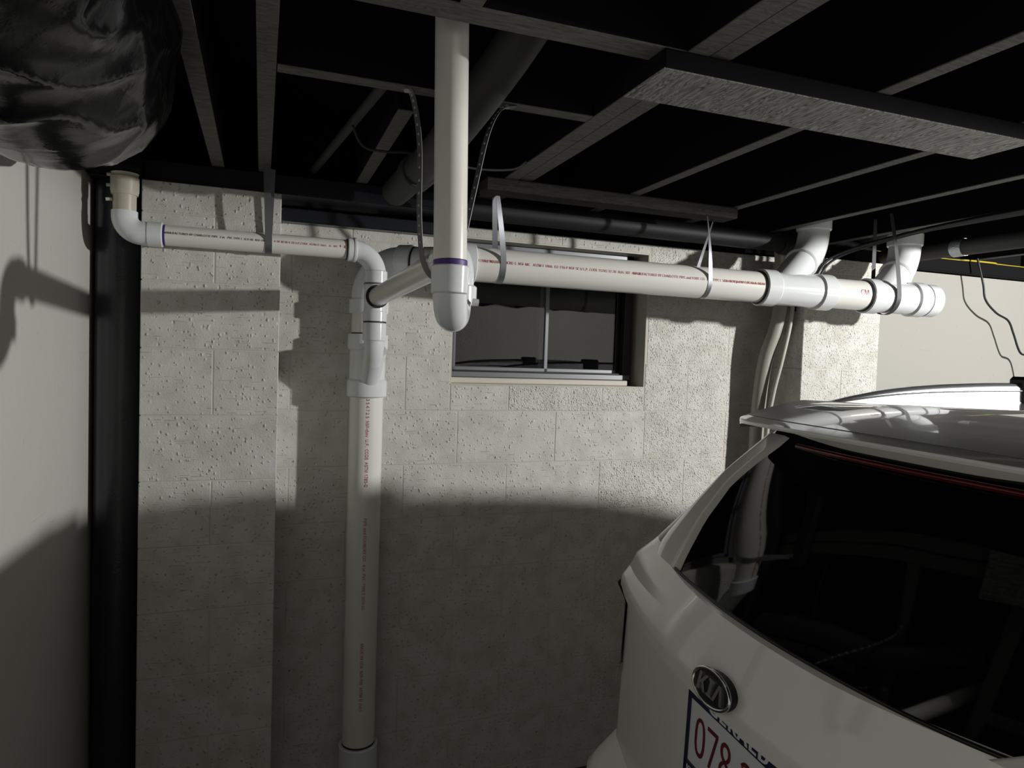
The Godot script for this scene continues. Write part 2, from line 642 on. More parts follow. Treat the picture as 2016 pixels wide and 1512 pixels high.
# ------------------------------------------------------------------ window
func build_window():
	var w := structure("window_1", "aluminium two-pane sliding basement window behind the large pipe")
	var z := -0.10
	# reveal linings
	put(box_mesh(Vector3(WX0 - 0.001, WY0 - 0.001, -0.2), Vector3(WX1 + 0.001, WY0 + 0.004, 0.001), 0.001), "sill_ledge", M.sill, w)
	put(box_mesh(Vector3(WX1 - 0.004, WY0, -0.2), Vector3(WX1 + 0.001, WY1, -0.002), 0.001), "jamb", M.sill, w)
	put(box_mesh(Vector3(WX0 - 0.001, WY0, -0.2), Vector3(WX0 + 0.004, WY1, -0.002), 0.001), "jamb", M.sill, w)
	put(box_mesh(Vector3(WX0, WY1 - 0.004, -0.2), Vector3(WX1, WY1 + 0.001, -0.002), 0.001), "head", M.sill, w)
	# painted wooden sub-sill under the frame
	put(box_mesh(Vector3(WX0 + 0.004, WY0 + 0.004, -0.16), Vector3(WX1 - 0.05, WY0 + 0.026, -0.055), 0.003), "sub_sill", M.sill, w)
	# outer frame
	var x0 := WX0 + 0.006
	var x1 := WX1 - 0.03
	var y0 := WY0 + 0.027
	var y1 := WY1 - 0.006
	put(box_mesh(Vector3(x0, y0, z - 0.05), Vector3(x1, y0 + 0.022, z + 0.025), 0.002), "frame_rail", M.frame, w)
	put(box_mesh(Vector3(x0, y1 - 0.024, z - 0.05), Vector3(x1, y1, z + 0.025), 0.002), "frame_rail", M.frame, w)
	put(box_mesh(Vector3(x0, y0, z - 0.05), Vector3(x0 + 0.02, y1, z + 0.025), 0.002), "frame_stile", M.frame, w)
	put(box_mesh(Vector3(x1 - 0.034, y0, z - 0.05), Vector3(x1, y1, z + 0.025), 0.002), "frame_stile", M.gasket, w)
	put(box_mesh(Vector3(x0 + 0.02, y0 + 0.022, z + 0.004), Vector3(x1 - 0.034, y0 + 0.028, z + 0.012), 0.001), "gasket", M.gasket, w)
	# two sliding sashes, the left one in front
	var mid := 1.09
	for s in 2:
		var a: float = x0 + 0.022 if s == 0 else mid - 0.012
		var b: float = mid + 0.014 if s == 0 else x1 - 0.036
		var zz: float = z + 0.006 if s == 0 else z - 0.022
		var sash := Node3D.new()
		sash.name = "sash"
		w.add_child(sash, true)
		put(box_mesh(Vector3(a, y0 + 0.026, zz - 0.009), Vector3(b, y0 + 0.042, zz + 0.009), 0.002), "sash_rail", M.frame, sash)
		put(box_mesh(Vector3(a, y1 - 0.044, zz - 0.009), Vector3(b, y1 - 0.026, zz + 0.009), 0.002), "sash_rail", M.frame, sash)
		put(box_mesh(Vector3(a, y0 + 0.026, zz - 0.009), Vector3(a + 0.012, y1 - 0.026, zz + 0.009), 0.002), "sash_stile", M.frame, sash)
		put(box_mesh(Vector3(b - 0.016, y0 + 0.026, zz - 0.009), Vector3(b, y1 - 0.026, zz + 0.009), 0.002), "sash_stile", M.frame if s == 0 else M.gasket, sash)
		put(box_mesh(Vector3(a + 0.012, y0 + 0.042, zz - 0.0015), Vector3(b - 0.016, y1 - 0.044, zz + 0.0015), 0.0), "pane", M.pane, sash)

# ------------------------------------------------------------------ ceiling
const JB := 2.31       # underside of the joists

func build_ceiling():
	var c := structure("ceiling", "black open ceiling of floor joists under the subfloor")
	put(box_mesh(Vector3(WL, 2.55, -0.25), Vector3(7.0, 2.7, 5.0), 0.0), "subfloor", M.black_board, c)
	put(box_mesh(Vector3(WL, 2.31, -0.2), Vector3(7.0, 2.55, 0.0), 0.0), "rim_board", M.black_board, c)
	# boards with shade painted on as black sides, lit undersides painted grey
	var j := func(called, lo, hi, _mat):
		var b := put(box_mesh(lo, hi, 0.003), called, M.black_board, c)
		put(box_mesh(Vector3(lo.x + 0.001, lo.y - 0.0008, lo.z), Vector3(hi.x - 0.001, lo.y + 0.002, hi.z), 0.0005), "lit_edge", M.lit_joist_edge, b)
	var hw := 0.019
	for x in [-0.135, 0.0, 1.168, 1.588, 2.008, 2.41, 2.83, 3.345, 3.76, 4.175, 4.59, 5.0, 5.41, 5.83, 6.24, 6.65]:
		var z0 := 0.0 if x > -0.2 else 0.03
		j.call("joist", Vector3(x - hw, JB, z0), Vector3(x + hw, 2.55, 5.0), M.wood)
	for x in [0.728, 0.779]:
		j.call("joist", Vector3(x - hw - 0.004, JB + (0.004 if x > 0.75 else 0.0), 0.0), Vector3(x + hw + 0.004, 2.55, 5.0), M.wood)
	# the joist cut short for the old plumbing, its header and the doubled trimmer
	j.call("joist", Vector3(0.283, JB, 0.0), Vector3(0.321, 2.55, 0.93), M.wood)
	j.call("header", Vector3(0.019, JB, 1.04), Vector3(0.705, 2.55, 1.078), M.wood)
	j.call("header", Vector3(0.019, JB, 1.393), Vector3(0.705, 2.55, 1.45), M.wood)
	j.call("joist", Vector3(0.283, JB, 1.45), Vector3(0.321, 2.55, 5.0), M.wood)
	# flat plank nailed across the joists and the board near the wall
	var pk := put(box_mesh(Vector3(0.655, JB - 0.038, 1.305), Vector3(1.615, JB - 0.001, 1.455), 0.004), "cross_plank", M.black_board, c)
	put(box_mesh(Vector3(0.657, JB - 0.039, 1.307), Vector3(1.613, JB - 0.036, 1.453), 0.0005), "lit_face", M.plank, pk)  # grained underside kept paler than the black plank, light painted into its colour
	put(box_mesh(Vector3(0.645, JB - 0.040, 0.38), Vector3(1.585, JB - 0.001, 0.468), 0.004), "cross_board", M.wood, c)
	# sill plate and ledger along the wall top
	put(box_mesh(Vector3(WL, TOP + 0.012, -0.2), Vector3(7.0, JB, -0.02), 0.004), "sill_plate", M.black_board, c)
	var ld := thing("wall_ledger", "dark bluish painted board along the wall top left of the window", "board")
	put(box_mesh(Vector3(0.058, 2.186, 0.0), Vector3(0.66, 2.232, 0.05), 0.004), "board", M.black_steel, ld)
	var an := thing("wall_angle", "black board along the top of the plaster wall at the right", "board")
	put(box_mesh(Vector3(2.562, 2.24, 0.0), Vector3(6.9, 2.30, 0.05), 0.004), "board", M.black_board, an)
	var b := thing("steel_beam", "black steel angle beam resting on the left block pilaster", "beam")
	var st := mb()
	cbox(st, Vector3(0.056, 2.2505, 0.09), Vector3(0.54, 0.0055, 0.10), 0.002)
	cbox(st, Vector3(0.056, 2.28, 0.187), Vector3(0.54, 0.026, 0.004), 0.002)
	put(st.commit(), "angle", M.black_steel, b)
	put(box_mesh(Vector3(-0.486, 2.246, 0.0), Vector3(-0.335, 2.300, 0.31), 0.008), "tarred_block", M.black_board, b)
	# black insulated pipe under the joist ends
	var bp := thing("black_drain_pipe", "fat black pipe running along the wall above the window", "pipe")
	put(rod_mesh(Vector3(0.62, 2.268, 0.17), Vector3(2.07, 2.266, 0.17), 0.038), "pipe", M.rubber_pipe, bp)
	put(hub_mesh(Vector3(2.03, 2.262, 0.17), Vector3(1, 0, 0), 0.07, 0.044, 0.03), "hub", M.rubber_pipe, bp)

# ------------------------------------------------------------------ PVC piping
const R4 := 0.0572
const R2 := 0.0302
const SX := 0.349
const SZ := 0.09
const BP0 := Vector3(0.60, 2.055, 0.318)   # large pipe axis
const BP1 := Vector3(2.545, 2.033, 0.470)

func bp(x: float) -> Vector3:
	return BP0.lerp(BP1, (x - BP0.x) / (BP1.x - BP0.x))

func print_line(parent: Node3D, text: String, at: Vector3, dir: Vector3, out: Vector3, h: float, mat: Material, called := "printed_lettering"):
	var o := put(letters(text, h), called, mat, parent)
	var x := dir.normalized()
	var z := (out - x * out.dot(x)).normalized()
	var y := z.cross(x)
	o.transform = Transform3D(Basis(x, y, z), at)
	return o

func build_piping():
	build_stack()
	build_large_pipe()
	build_small_branch()
	build_trap()
	build_standpipe()

func build_stack():
	var t := thing("drain_stack", "white PVC drain stack standing upright left of the window", "pipe", Vector3(SX, 0, SZ))
	var up := Vector3.UP
	put(lathe_mesh(Vector3.ZERO, up, [[FL, 0], [FL, R4], [1.60, R4]]), "pipe", M.pvc, t)
	# base coupling with a dark joint line
	put(hub_mesh(Vector3(0, 0.21, 0), up, 0.15, 0.0685, R4), "base_coupling", M.pvc_fit, t)
	put(lathe_mesh(Vector3(0, 0.3605, 0), up, [[0, R4 + 0.0004], [0.006, R4 + 0.0006], [0.007, R4]]), "joint_line", M.mark, t)
	# wye: lower hub, body, upper hub
	var wye := Node3D.new()
	wye.name = "wye"
	t.add_child(wye, true)
	put(lathe_mesh(Vector3(0, 1.597, 0), up, [[0, R4], [0, 0.066], [0.003, 0.069], [0.054, 0.069], [0.058, 0.0655], [0.062, 0.0615], [0.160, 0.0615], [0.164, 0.066], [0.168, 0.069], [0.214, 0.069], [0.217, 0.066], [0.217, R4]]), "body", M.pvc_fit, wye)
	# 45 degree side branch towards the room
	var d := Vector3(0.04, 0.80, 0.62).normalized()
	put(lathe_mesh(Vector3(0.0, 1.635, 0.02), d, [[0, 0.036], [0.125, 0.036], [0.125, 0.040], [0.16, 0.040], [0.16, 0.03]]), "branch", M.pvc_fit, wye)
	put(lathe_mesh(Vector3(0, 1.814, 0), up, [[0, R4], [0.072, R4]]), "pipe", M.pvc, t)
	put(lathe_mesh(Vector3(0, 1.8145, 0), up, [[0, R4 + 0.0007], [0.003, R4 + 0.0007], [0.004, R4]]), "joint_line", M.mark, t)
	put(hub_mesh(Vector3(0, 1.884, 0), up, 0.05, 0.068, R4), "coupling", M.pvc_fit, t)
	# long sweep elbow up and over towards the large pipe
	var pts := [Vector3(0, 1.93, 0)]
	var hd := Vector3(0.83, 0, 0.56)
	pts.append_array(arc(Vector3(0, 1.942, 0), up, hd, 0.113, 14))
	put(sweep_mesh(pts, 0.0605, 36), "sweep_elbow", M.pvc_fit, t)
	# red print running down the pipe
	var out := Vector3(-0.05, 0, 1)
	for q in [[1.44, "3 5 4 7 2 5  NSF-dwv  U.P.  CODE  ASTM 1785-D"], [1.02, "PIPE and FOUNDRY CO.  4 in  PVC  TYPE I  SCH 40"], [0.62, "MADE IN USA  NSF-PW  ASTM D 2665"]]:
		var n := out.normalized()
		print_line(t, q[1], Vector3(0, q[0], 0) + n * (R4 + 0.0004), Vector3.DOWN, n, 0.0105, M.red_ink)

func wye_on_main(t: Node3D, x0: float, hubl: float, body: float, bx: float, bd: Vector3, bl: float):
	var d := (BP1 - BP0).normalized()
	var a := bp(x0)
	var w := Node3D.new()
	w.name = "wye"
	t.add_child(w, true)
	var l := hubl + body + hubl
	put(lathe_mesh(a, d, [[0, R4], [0, 0.0655], [0.003, 0.0685], [hubl - 0.004, 0.0685], [hubl, 0.064], [hubl + 0.004, 0.0612], [hubl + body - 0.004, 0.0612], [hubl + body, 0.0655], [hubl + body + 0.003, 0.0685], [l - 0.003, 0.0685], [l, 0.0655], [l, R4]]), "body", M.pvc_fit, w)
	put(lathe_mesh(a - d * 0.006, d, [[0, R4], [0.001, R4 + 0.0045], [0.005, R4 + 0.0045], [0.006, R4]]), "joint_line", M.mark, w)
	put(lathe_mesh(bp(x0) + d * (hubl + body - 0.001), d, [[0, 0.0614], [0.001, 0.0624], [0.004, 0.0634]]), "joint_line", M.dark_strap, w)
	# branch leaving at 45 degrees, hub, then an eighth bend upward
	bd = bd.normalized()
	var b0 := bp(bx)
	put(lathe_mesh(b0, bd, [[0, R4], [bl - 0.005, R4], [bl - 0.003, 0.0605], [bl, 0.0625]]), "branch", M.pvc_fit, w)
	return [b0, bd, w]

func build_large_pipe():
	var t := thing("large_drain_pipe", "large white PVC drain pipe hung level across the window", "pipe")
	var d := (BP1 - BP0).normalized()
	# offset bend from the stack elbow
	var e := Vector3(SX, 0, SZ) + Vector3(0.83, 0, 0.56).normalized() * 0.113 + Vector3(0, 2.055, 0)
	var hd := Vector3(0.83, 0, 0.56).normalized()
	put(hub_mesh(e, hd, 0.055, 0.0675, 0.05), "coupling", M.pvc_fit, t)
	put(lathe_mesh(e + hd * 0.055, hd, [[0, 0.0605], [0.0, 0.062], [0.006, 0.062], [0.006, 0.0572]]), "joint_line", M.mark, t)
	put(sweep_mesh([e + hd * 0.05, e + hd * 0.09, e + hd * 0.13, BP0 + d * 0.02, BP0 + d * 0.05], 0.0605, 36), "eighth_bend", M.pvc_fit, t)
	put(hub_mesh(BP0 - d * 0.005, d, 0.06, 0.069, R4), "coupling", M.pvc_fit, t)
	put(rod_mesh(BP0 + d * 0.02, bp(1.75), R4, 48), "pipe", M.pvc, t)
	# two wyes with their risers
	var r1 = wye_on_main(t, 1.737, 0.062, 0.185, 1.83, Vector3(0.27, 0.19, -0.13), 0.215)
	riser(t, r1[0] + r1[1] * 0.213, r1[1], 0.14, 0.06)
	put(rod_mesh(bp(2.03), bp(2.23), R4, 48), "pipe", M.pvc, t)
	var r2 = wye_on_main(t, 2.207, 0.055, 0.165, 2.285, Vector3(0.26, 0.19, -0.10), 0.175)
	riser(t, r2[0] + r2[1] * 0.173, r2[1], 0.14, 0.03)
	# clean-out plug
	var a := bp(2.475)
	put(lathe_mesh(a, d, [[0, 0.06], [0.012, 0.0645], [0.066, 0.0645], [0.070, 0.061], [0.070, 0.03], [0.078, 0.028], [0.078, 0.0]]), "cleanout_plug", M.pvc_fit, t)
	put(lathe_mesh(a + d * 0.014, d, [[0, 0.0646], [0.0005, 0.0656], [0.0025, 0.0656], [0.003, 0.0646]]), "joint_line", M.primer, t)
	# red print along the side facing the room
	var out := Vector3(0, 0.10, 1.0)
	var n := (out - d * out.dot(d)).normalized()
	for q in [[0.70, "4 in  1785-216  ASTM  SCH"], [0.955, "40  MX. DREMA D2-S  NSF-MC   ASTM F 1866  D2-116-P-NSF SE U L.P. CODE 15785 32-20  AUG 30T  4SS  2L"], [1.46, "MANUFACTURED BY CHARLOTTE PIPE and FDRY. CO.  PVC TYPE I  SCH 40  NSF-DWV  ASTM D 2665"], [1.665, "4 in  NSF-pw-G   U.P. Code ASTM F 1785-D"]]:
		print_line(t, q[1], bp(q[0]) + n * (R4 + 0.0003), d, n, 0.0085, M.red_ink)
	print_line(t, "CM", bp(2.165) + n * (R4 + 0.0003), d, n, 0.02, M.red_ink, "red_stamp")

func riser(t: Node3D, p: Vector3, bd: Vector3, r: float, run: float):
	put(hub_mesh(p, bd, 0.012, 0.0645, 0.05), "branch_collar", M.pvc_fit, t)
	var pts := [p + bd * 0.008]
	pts.append_array(arc(p + bd * run, bd, Vector3(0.0, 1, 0.0), r, 10))
	put(sweep_mesh(pts, 0.0605, 36), "eighth_bend", M.pvc_fit, t)
	var q: Vector3 = pts[-1]
	put(hub_mesh(q - Vector3(0, 0.004, 0), Vector3.UP, 0.05, 0.0675, 0.05), "riser_hub", M.pvc_fit, t)
	put(rod_mesh(q + Vector3(0, 0.03, 0), Vector3(q.x, 2.549, q.z), R4, 36), "riser_pipe", M.pvc, t)

func build_small_branch():
	var t := thing("small_branch_pipe", "slim white PVC branch pipe across the left block pilaster", "pipe")
	var z := 0.256
	var y := 2.076
	var X := Vector3(1, 0, 0)
	# old beige coupling coming down from the ceiling
	put(lathe_mesh(Vector3(-0.377, 2.13, z), Vector3.UP, [[0, R2], [0.05, R2], [0.05, 0.034], [0.062, 0.037], [0.10, 0.037], [0.104, 0.0345], [0.109, 0.0345], [0.112, 0.0365], [0.113, R2]]), "riser_coupling", M.pvc_old, t)
	for a in [[2.205, -0.41], [2.235, -0.409], [2.165, -0.411]]:
		put(rod_mesh(Vector3(a[1] + 0.004, a[0], z + 0.01), Vector3(a[1] - 0.012, a[0] - 0.002, z + 0.012), 0.005, 10), "clamp_screw", M.pvc_old, t)
	# short turn elbow
	var pts := [Vector3(-0.377, 2.135, z)]
	pts.append_array(arc(Vector3(-0.377, 2.121, z), Vector3.DOWN, X, 0.045, 10))
	pts.append(Vector3(-0.30, y, z))
	put(sweep_mesh(pts, 0.0345, 30), "elbow", M.pvc_fit, t)
	put(hub_mesh(Vector3(-0.318, y, z), X, 0.042, 0.0365, R2), "elbow_hub", M.pvc_fit, t)
	put(lathe_mesh(Vector3(-0.276, y, z), X, [[0, R2], [0.0002, R2 + 0.0006], [0.006, R2 + 0.0006], [0.0062, R2]]), "primer_ring", M.primer, t)
	put(rod_mesh(Vector3(-0.30, y, z), Vector3(0.26, y + 0.002, z), R2, 36), "pipe", M.pvc, t)
	# long sweep into the vertical
	put(lathe_mesh(Vector3(0.2485, y + 0.002, z), X, [[0, R2], [0.0005, R2 + 0.003], [0.004, R2 + 0.003], [0.005, R2]]), "joint_line", M.mark, t)
	put(lathe_mesh(Vector3(0.252, y + 0.002, z), X, [[0, R2], [0, 0.035], [0.003, 0.0375], [0.018, 0.0375], [0.021, 0.0395], [0.027, 0.0395], [0.029, 0.036], [0.029, R2]]), "elbow_hub", M.pvc_fit, t)
	pts = [Vector3(0.262, y + 0.002, z)]
	pts.append_array(arc(Vector3(0.268, y + 0.002, z), X, Vector3.DOWN, 0.077, 12))
	pts.append(Vector3(0.345, 1.98, z))
	put(sweep_mesh(pts, 0.0335, 30), "sweep_elbow", M.pvc_fit, t)
	# vertical: hub, tee, hub, street bend into the stack wye
	var vx := 0.345
	put(hub_mesh(Vector3(vx, 1.975, z), Vector3.UP, 0.042, 0.0370, R2), "elbow_hub", M.pvc_fit, t)
	put(lathe_mesh(Vector3(vx, 1.971, z), Vector3.UP, [[0, 0.0365], [0.0005, 0.0378], [0.004, 0.0378], [0.0045, 0.0365]]), "joint_line", M.mark, t)
	put(lathe_mesh(Vector3(vx, 1.853, z), Vector3.UP, [[0, R2], [0, 0.0385], [0.030, 0.0385], [0.034, 0.036], [0.118, 0.036], [0.12, 0.0385], [0.12, R2]]), "tee", M.pvc_fit, t)
	put(lathe_mesh(Vector3(vx, 1.931, z), Vector3(0.0, 0, 1), [[0, 0.0], [0, 0.037], [0.042, 0.037], [0.045, 0.034]]), "tee_branch", M.pvc_fit, t)
	put(lathe_mesh(Vector3(vx, 1.931, z + 0.0445), Vector3(0.0, 0, 1), [[0, 0.0366], [0.0005, 0.0372], [0.002, 0.0336], [0.002, R2]]), "joint_line", M.mark, t)
	put(lathe_mesh(Vector3(vx, 1.848, z), Vector3.UP, [[0, R2], [0.0002, 0.0368], [0.0045, 0.0368], [0.005, R2]]), "joint_line", M.mark, t)
	put(lathe_mesh(Vector3(vx, 1.79, z), Vector3.UP, [[0, 0.034], [0, 0.0365], [0.003, 0.038], [0.055, 0.038], [0.058, 0.036], [0.058, R2]]), "street_hub", M.pvc_fit, t)
	pts = [Vector3(vx, 1.80, z)]
	pts.append_array(arc(Vector3(vx, 1.785, z), Vector3.DOWN, Vector3(-0.05, -0.80, -0.60), 0.08, 8))
	pts.append(pts[-1] + Vector3(-0.05, -0.80, -0.60).normalized() * 0.02)
	put(sweep_mesh(pts, 0.0325, 30), "street_bend", M.pvc_fit, t)
	# print
	var out := Vector3(0, 0.12, 1).normalized()
	print_line(t, "MANUFACTURED BY CHARLOTTE PIPE  2 in   PVC TYPE I  SCH 40  NSF-DWV", Vector3(-0.13, y, z) + out * (R2 + 0.0003), X, out, 0.0062, M.mark)
	print_line(t, "4 18 30 00 A 20 U.P.CODE  ASTM D 2665   2L  30T", Vector3(0.125, y + 0.001, z) + out * (R2 + 0.0003), X, out, 0.0062, M.red_ink)
	print_line(t, "+ x", Vector3(0.235, y + 0.003, z) + out * (R2 + 0.0004), X, out, 0.012, M.red_ink, "red_stamp")

func build_trap():
	var t := thing("bath_trap_pipe", "white PVC trap pipe dropping from the ceiling with a rounded return bend", "pipe")
	var A := Vector3(0.318, 1.90, 1.31)      # near leg
	var B := Vector3(0.366, 1.90, 1.18)      # far leg
	put(rod_mesh(A, Vector3(0.305, 2.549, 1.305), R2, 40), "drop_pipe", M.pvc, t)
	put(lathe_mesh(A + Vector3(0, 0.014, 0), Vector3.UP, [[0, R2], [0.0004, R2 + 0.0007], [0.011, R2 + 0.0007], [0.013, R2]], 40), "primer_ring", M.primer, t)
	put(lathe_mesh(A - Vector3(0, 0.034, 0), Vector3.UP, [[0, 0.031], [0.002, 0.0335], [0.048, 0.0345], [0.050, 0.033], [0.050, R2]], 40), "trap_hub", M.pvc_fit, t)
	var pts := [A - Vector3(0, 0.02, 0)]
	var dir := (B - A).normalized()
	pts.append_array(arc(A, Vector3.DOWN, dir, (B - A).length() / 2, 14))
	var low: Vector3 = pts[-1]
	pts.append_array(arc(low, dir, Vector3.UP, (B - A).length() / 2, 14).slice(1))
	put(sweep_mesh(pts, 0.0315, 40), "return_bend", M.pvc_fit, t)
	put(hub_mesh(B - Vector3(0, 0.045, 0), Vector3.UP, 0.04, 0.041, 0.03), "union_nut", M.pvc_fit, t)
	put(lathe_mesh(low + Vector3(0.045, 0.03, -0.02), Vector3(1, -0.1, 0.2), [[0, 0.007], [0.012, 0.007], [0.013, 0.0]], 12), "drain_plug", M.pvc_fit, t)
	# elbow and trap arm running back to the tee
	var tee := Vector3(0.348, 1.931, 0.296)
	var ad := (tee - Vector3(0.366, 1.957, 1.13)).normalized()
	var e := [B - Vector3(0, 0.01, 0)]
	e.append_array(arc(Vector3(B.x, 1.909, B.z), Vector3.UP, ad, 0.048, 10))
	put(sweep_mesh(e, 0.0345, 30), "arm_elbow", M.pvc_fit, t)
	var q: Vector3 = e[-1]
	put(hub_mesh(q, ad, 0.035, 0.0375, R2), "arm_hub", M.pvc_fit, t)
	put(lathe_mesh(q + ad * 0.036, ad, [[0, R2], [0.0005, R2 + 0.0015], [0.004, R2 + 0.0015], [0.0045, R2]]), "primer_ring", M.primer, t)
	put(rod_mesh(q, tee, R2, 36), "trap_arm", M.pvc, t)

func build_standpipe():
	var t := thing("black_standpipe", "tall black upright pipe in the corner by the side wall", "pipe", Vector3(-0.4195, 0, 0.095))
	put(lathe_mesh(Vector3.ZERO, Vector3.UP, [[FL, 0], [FL, 0.062], [2.244, 0.062], [2.244, 0]], 40), "pipe", M.black_pipe, t)
	put(hub_mesh(Vector3(0, FL, 0), Vector3.UP, 0.10, 0.068, 0.05), "base_hub", M.black_pipe, t)

# ------------------------------------------------------------------ hanger straps
# band: points down one strand, round the pipe, up the other
func strap_round(called, label, group, c: Vector3, axis: Vector3, r: float, top_a: Vector3, top_b: Vector3, width: float, mat: Material, twist := 0.0):
	axis = axis.normalized()
	var up := (Vector3.UP - axis * axis.y).normalized()
	var side := axis.cross(up).normalized()        # towards -z or +z
	if side.z < 0:
		side = -side
	var pts := []
	var wide := []
	var pa := c + side * r
	var pb := c - side * r
	var N := 10
	for i in N:
		var f := float(i) / N
		var p := top_a.lerp(pa + up * 0.01, f)
		p += side * 0.006 * sin(f * PI)
		pts.append(p)
		var w := axis.rotated(Vector3.UP, twist * (1.0 - f))
		wide.append(w)
	for i in 17:
		var a := PI * i / 16.0
		pts.append(c + side * r * cos(a) - up * r * sin(a))
		wide.append(axis)
	for i in range(1, N + 1):
		var f := float(i) / N
		pts.append((pb + up * 0.01).lerp(top_b, f))
		wide.append(axis.rotated(Vector3.UP, twist * f))
	var o := put(ribbon_mesh(pts, wide, width, 0.0012), numbered(called), mat, self)
	tag(o, label, "strap", group)
	return o

func build_straps():
	var g := "metal pipe hanger straps"
	var d := (BP1 - BP0).normalized()
	strap_round("hanger_strap", "grey metal strap looped round the slim branch pipe on the left pilaster", g, Vector3(0.015, 2.077, 0.256), Vector3(1, 0, 0), R2 + 0.0012, Vector3(0.006, JB - 0.003, 0.29), Vector3(0.022, JB - 0.003, 0.24), 0.02, M.dark_strap)
	strap_round("hanger_strap", "grey metal strap round the large pipe just left of the window mullion", g, bp(0.742), d, R4 + 0.0012, Vector3(0.705, 2.268, 0.40), Vector3(0.70, 2.268, 0.385), 0.019, M.galv, 0.5)
	strap_round("hanger_strap", "pale twisted metal strap crossing above the middle of the large pipe", g, bp(1.50), d, R4 + 0.0012, Vector3(1.465, 2.268, 0.455), Vector3(1.535, 2.268, 0.39), 0.016, M.galv, 0.9)
	strap_round("hanger_strap", "dark metal strap round the right end of the large pipe", g, bp(2.315), d, R4 + 0.0105, Vector3(2.30, 2.36, 0.47), Vector3(2.34, 2.36, 0.36), 0.02, M.old_strap, 0.2)
	# sling of perforated strap under the trap arm
	var pts := curve([Vector3(0.268, JB - 0.002, 1.065), Vector3(0.289, JB - 0.012, 1.064), Vector3(0.308, 2.20, 1.06), Vector3(0.313, 2.05, 1.055), Vector3(0.325, 1.955, 1.05), Vector3(0.352, 1.918, 1.05), Vector3(0.385, 1.925, 1.05), Vector3(0.405, 1.97, 1.05), Vector3(0.43, 2.10, 1.055), Vector3(0.458, 2.24, 1.06), Vector3(0.485, JB - 0.014, 1.064), Vector3(0.52, JB - 0.002, 1.065)], 6)
	var wide := []
	for p in pts:
		wide.append(Vector3(0.35, 0, 1))
	var o := put(ribbon_mesh(pts, wide, 0.019, 0.0012), numbered("perforated_sling"), M.dark_strap, self)
	tag(o, "thin perforated metal sling under the trap arm behind the dropping pipe", "strap")
	for i in range(4, pts.size() - 4):
		if i < 22 or i > 40:
			var p: Vector3 = pts[i]
			put(lathe_mesh(p + Vector3(0, 0, -0.002), Vector3(0.0 if i < 22 else 0.2, 0, 1), [[0, 0.0028], [0.004, 0.0028], [0.004, 0]], 8), "rivet_hole", M.pvc_old, o)
	for q in [Vector3(0.278, JB, 1.06), Vector3(0.50, JB, 1.06)]:
		put(lathe_mesh(q, Vector3.DOWN, [[0, 0.007], [0.006, 0.006], [0.008, 0.0]], 12), "screw", M.pvc_old, o)

# ------------------------------------------------------------------ car
const CAR_AT := Vector3(0.7416, 0.4928, 1.5976)
const CAR_SIZE := 0.72
const CAR_TURN := -5.0
# level: rear u, rear y, rear curvature, half width, side y, corner radius, front u, front y
const LV := [
	[0.02, -0.25, 0.10, 0.84, -0.25, 0.16, 5.80, -0.24, 0.30],
	[-0.10, -0.16, 0.12, 0.90, -0.16, 0.20, 5.98, -0.06, 0.33],
	[-0.12, 0.08, 0.12, 0.93, 0.08, 0.22, 6.05, 0.16, 0.34],
	[-0.10, 0.33, 0.13, 0.94, 0.34, 0.20, 6.05, 0.42, 0.34],
	[0.00, 0.42, 0.15, 0.935, 0.43, 0.16, 6.03, 0.52, 0.34],
	[0.025, 0.90, 0.16, 0.945, 0.90, 0.12, 5.98, 0.84, 0.34],
	[-0.040, 0.955, 0.21, 0.945, 0.955, 0.10, 5.94, 0.90, 0.34],
	[-0.036, 0.990, 0.21, 0.945, 0.985, 0.10, 5.92, 0.94, 0.34],
	[0.0, 1.06, 0.20, 0.943, 1.020, 0.10, 5.86, 0.98, 0.34],
	[0.012, 1.085, 0.21, 0.915, 1.075, 0.12, 5.80, 1.02, 0.33],
	[0.035, 1.135, 0.26, 0.800, 1.165, 0.17, 5.55, 1.07, 0.26],
	[0.050, 1.140, 0.24, 0.785, 1.172, 0.15, 4.60, 1.16, 0.25],
	[0.46, 1.530, 0.17, 0.640, 1.550, 0.12, 3.10, 1.56, 0.16],
	[0.45, 1.556, 0.17, 0.655, 1.580, 0.12, 3.11, 1.58, 0.16],
	[0.47, 1.600, 0.17, 0.610, 1.622, 0.14, 3.08, 1.61, 0.16],
	[0.52, 1.616, 0.14, 0.50, 1.642, 0.14, 3.04, 1.626, 0.14],
	[0.68, 1.636, 0.10, 0.30, 1.651, 0.12, 2.90, 1.642, 0.08],
	[0.95, 1.654, 0.05, 0.04, 1.656, 0.01, 2.70, 1.655, 0.01],
]

func lerp_level(v: float) -> Array:
	var k: int = clampi(int(floor(v)), 0, LV.size() - 2)
	var f := v - k
	var out := []
	for i in 9:
		out.append(lerpf(LV[k][i], LV[k + 1][i], f))
	return out

const NR := 14
const NC := 10
const NS := 14
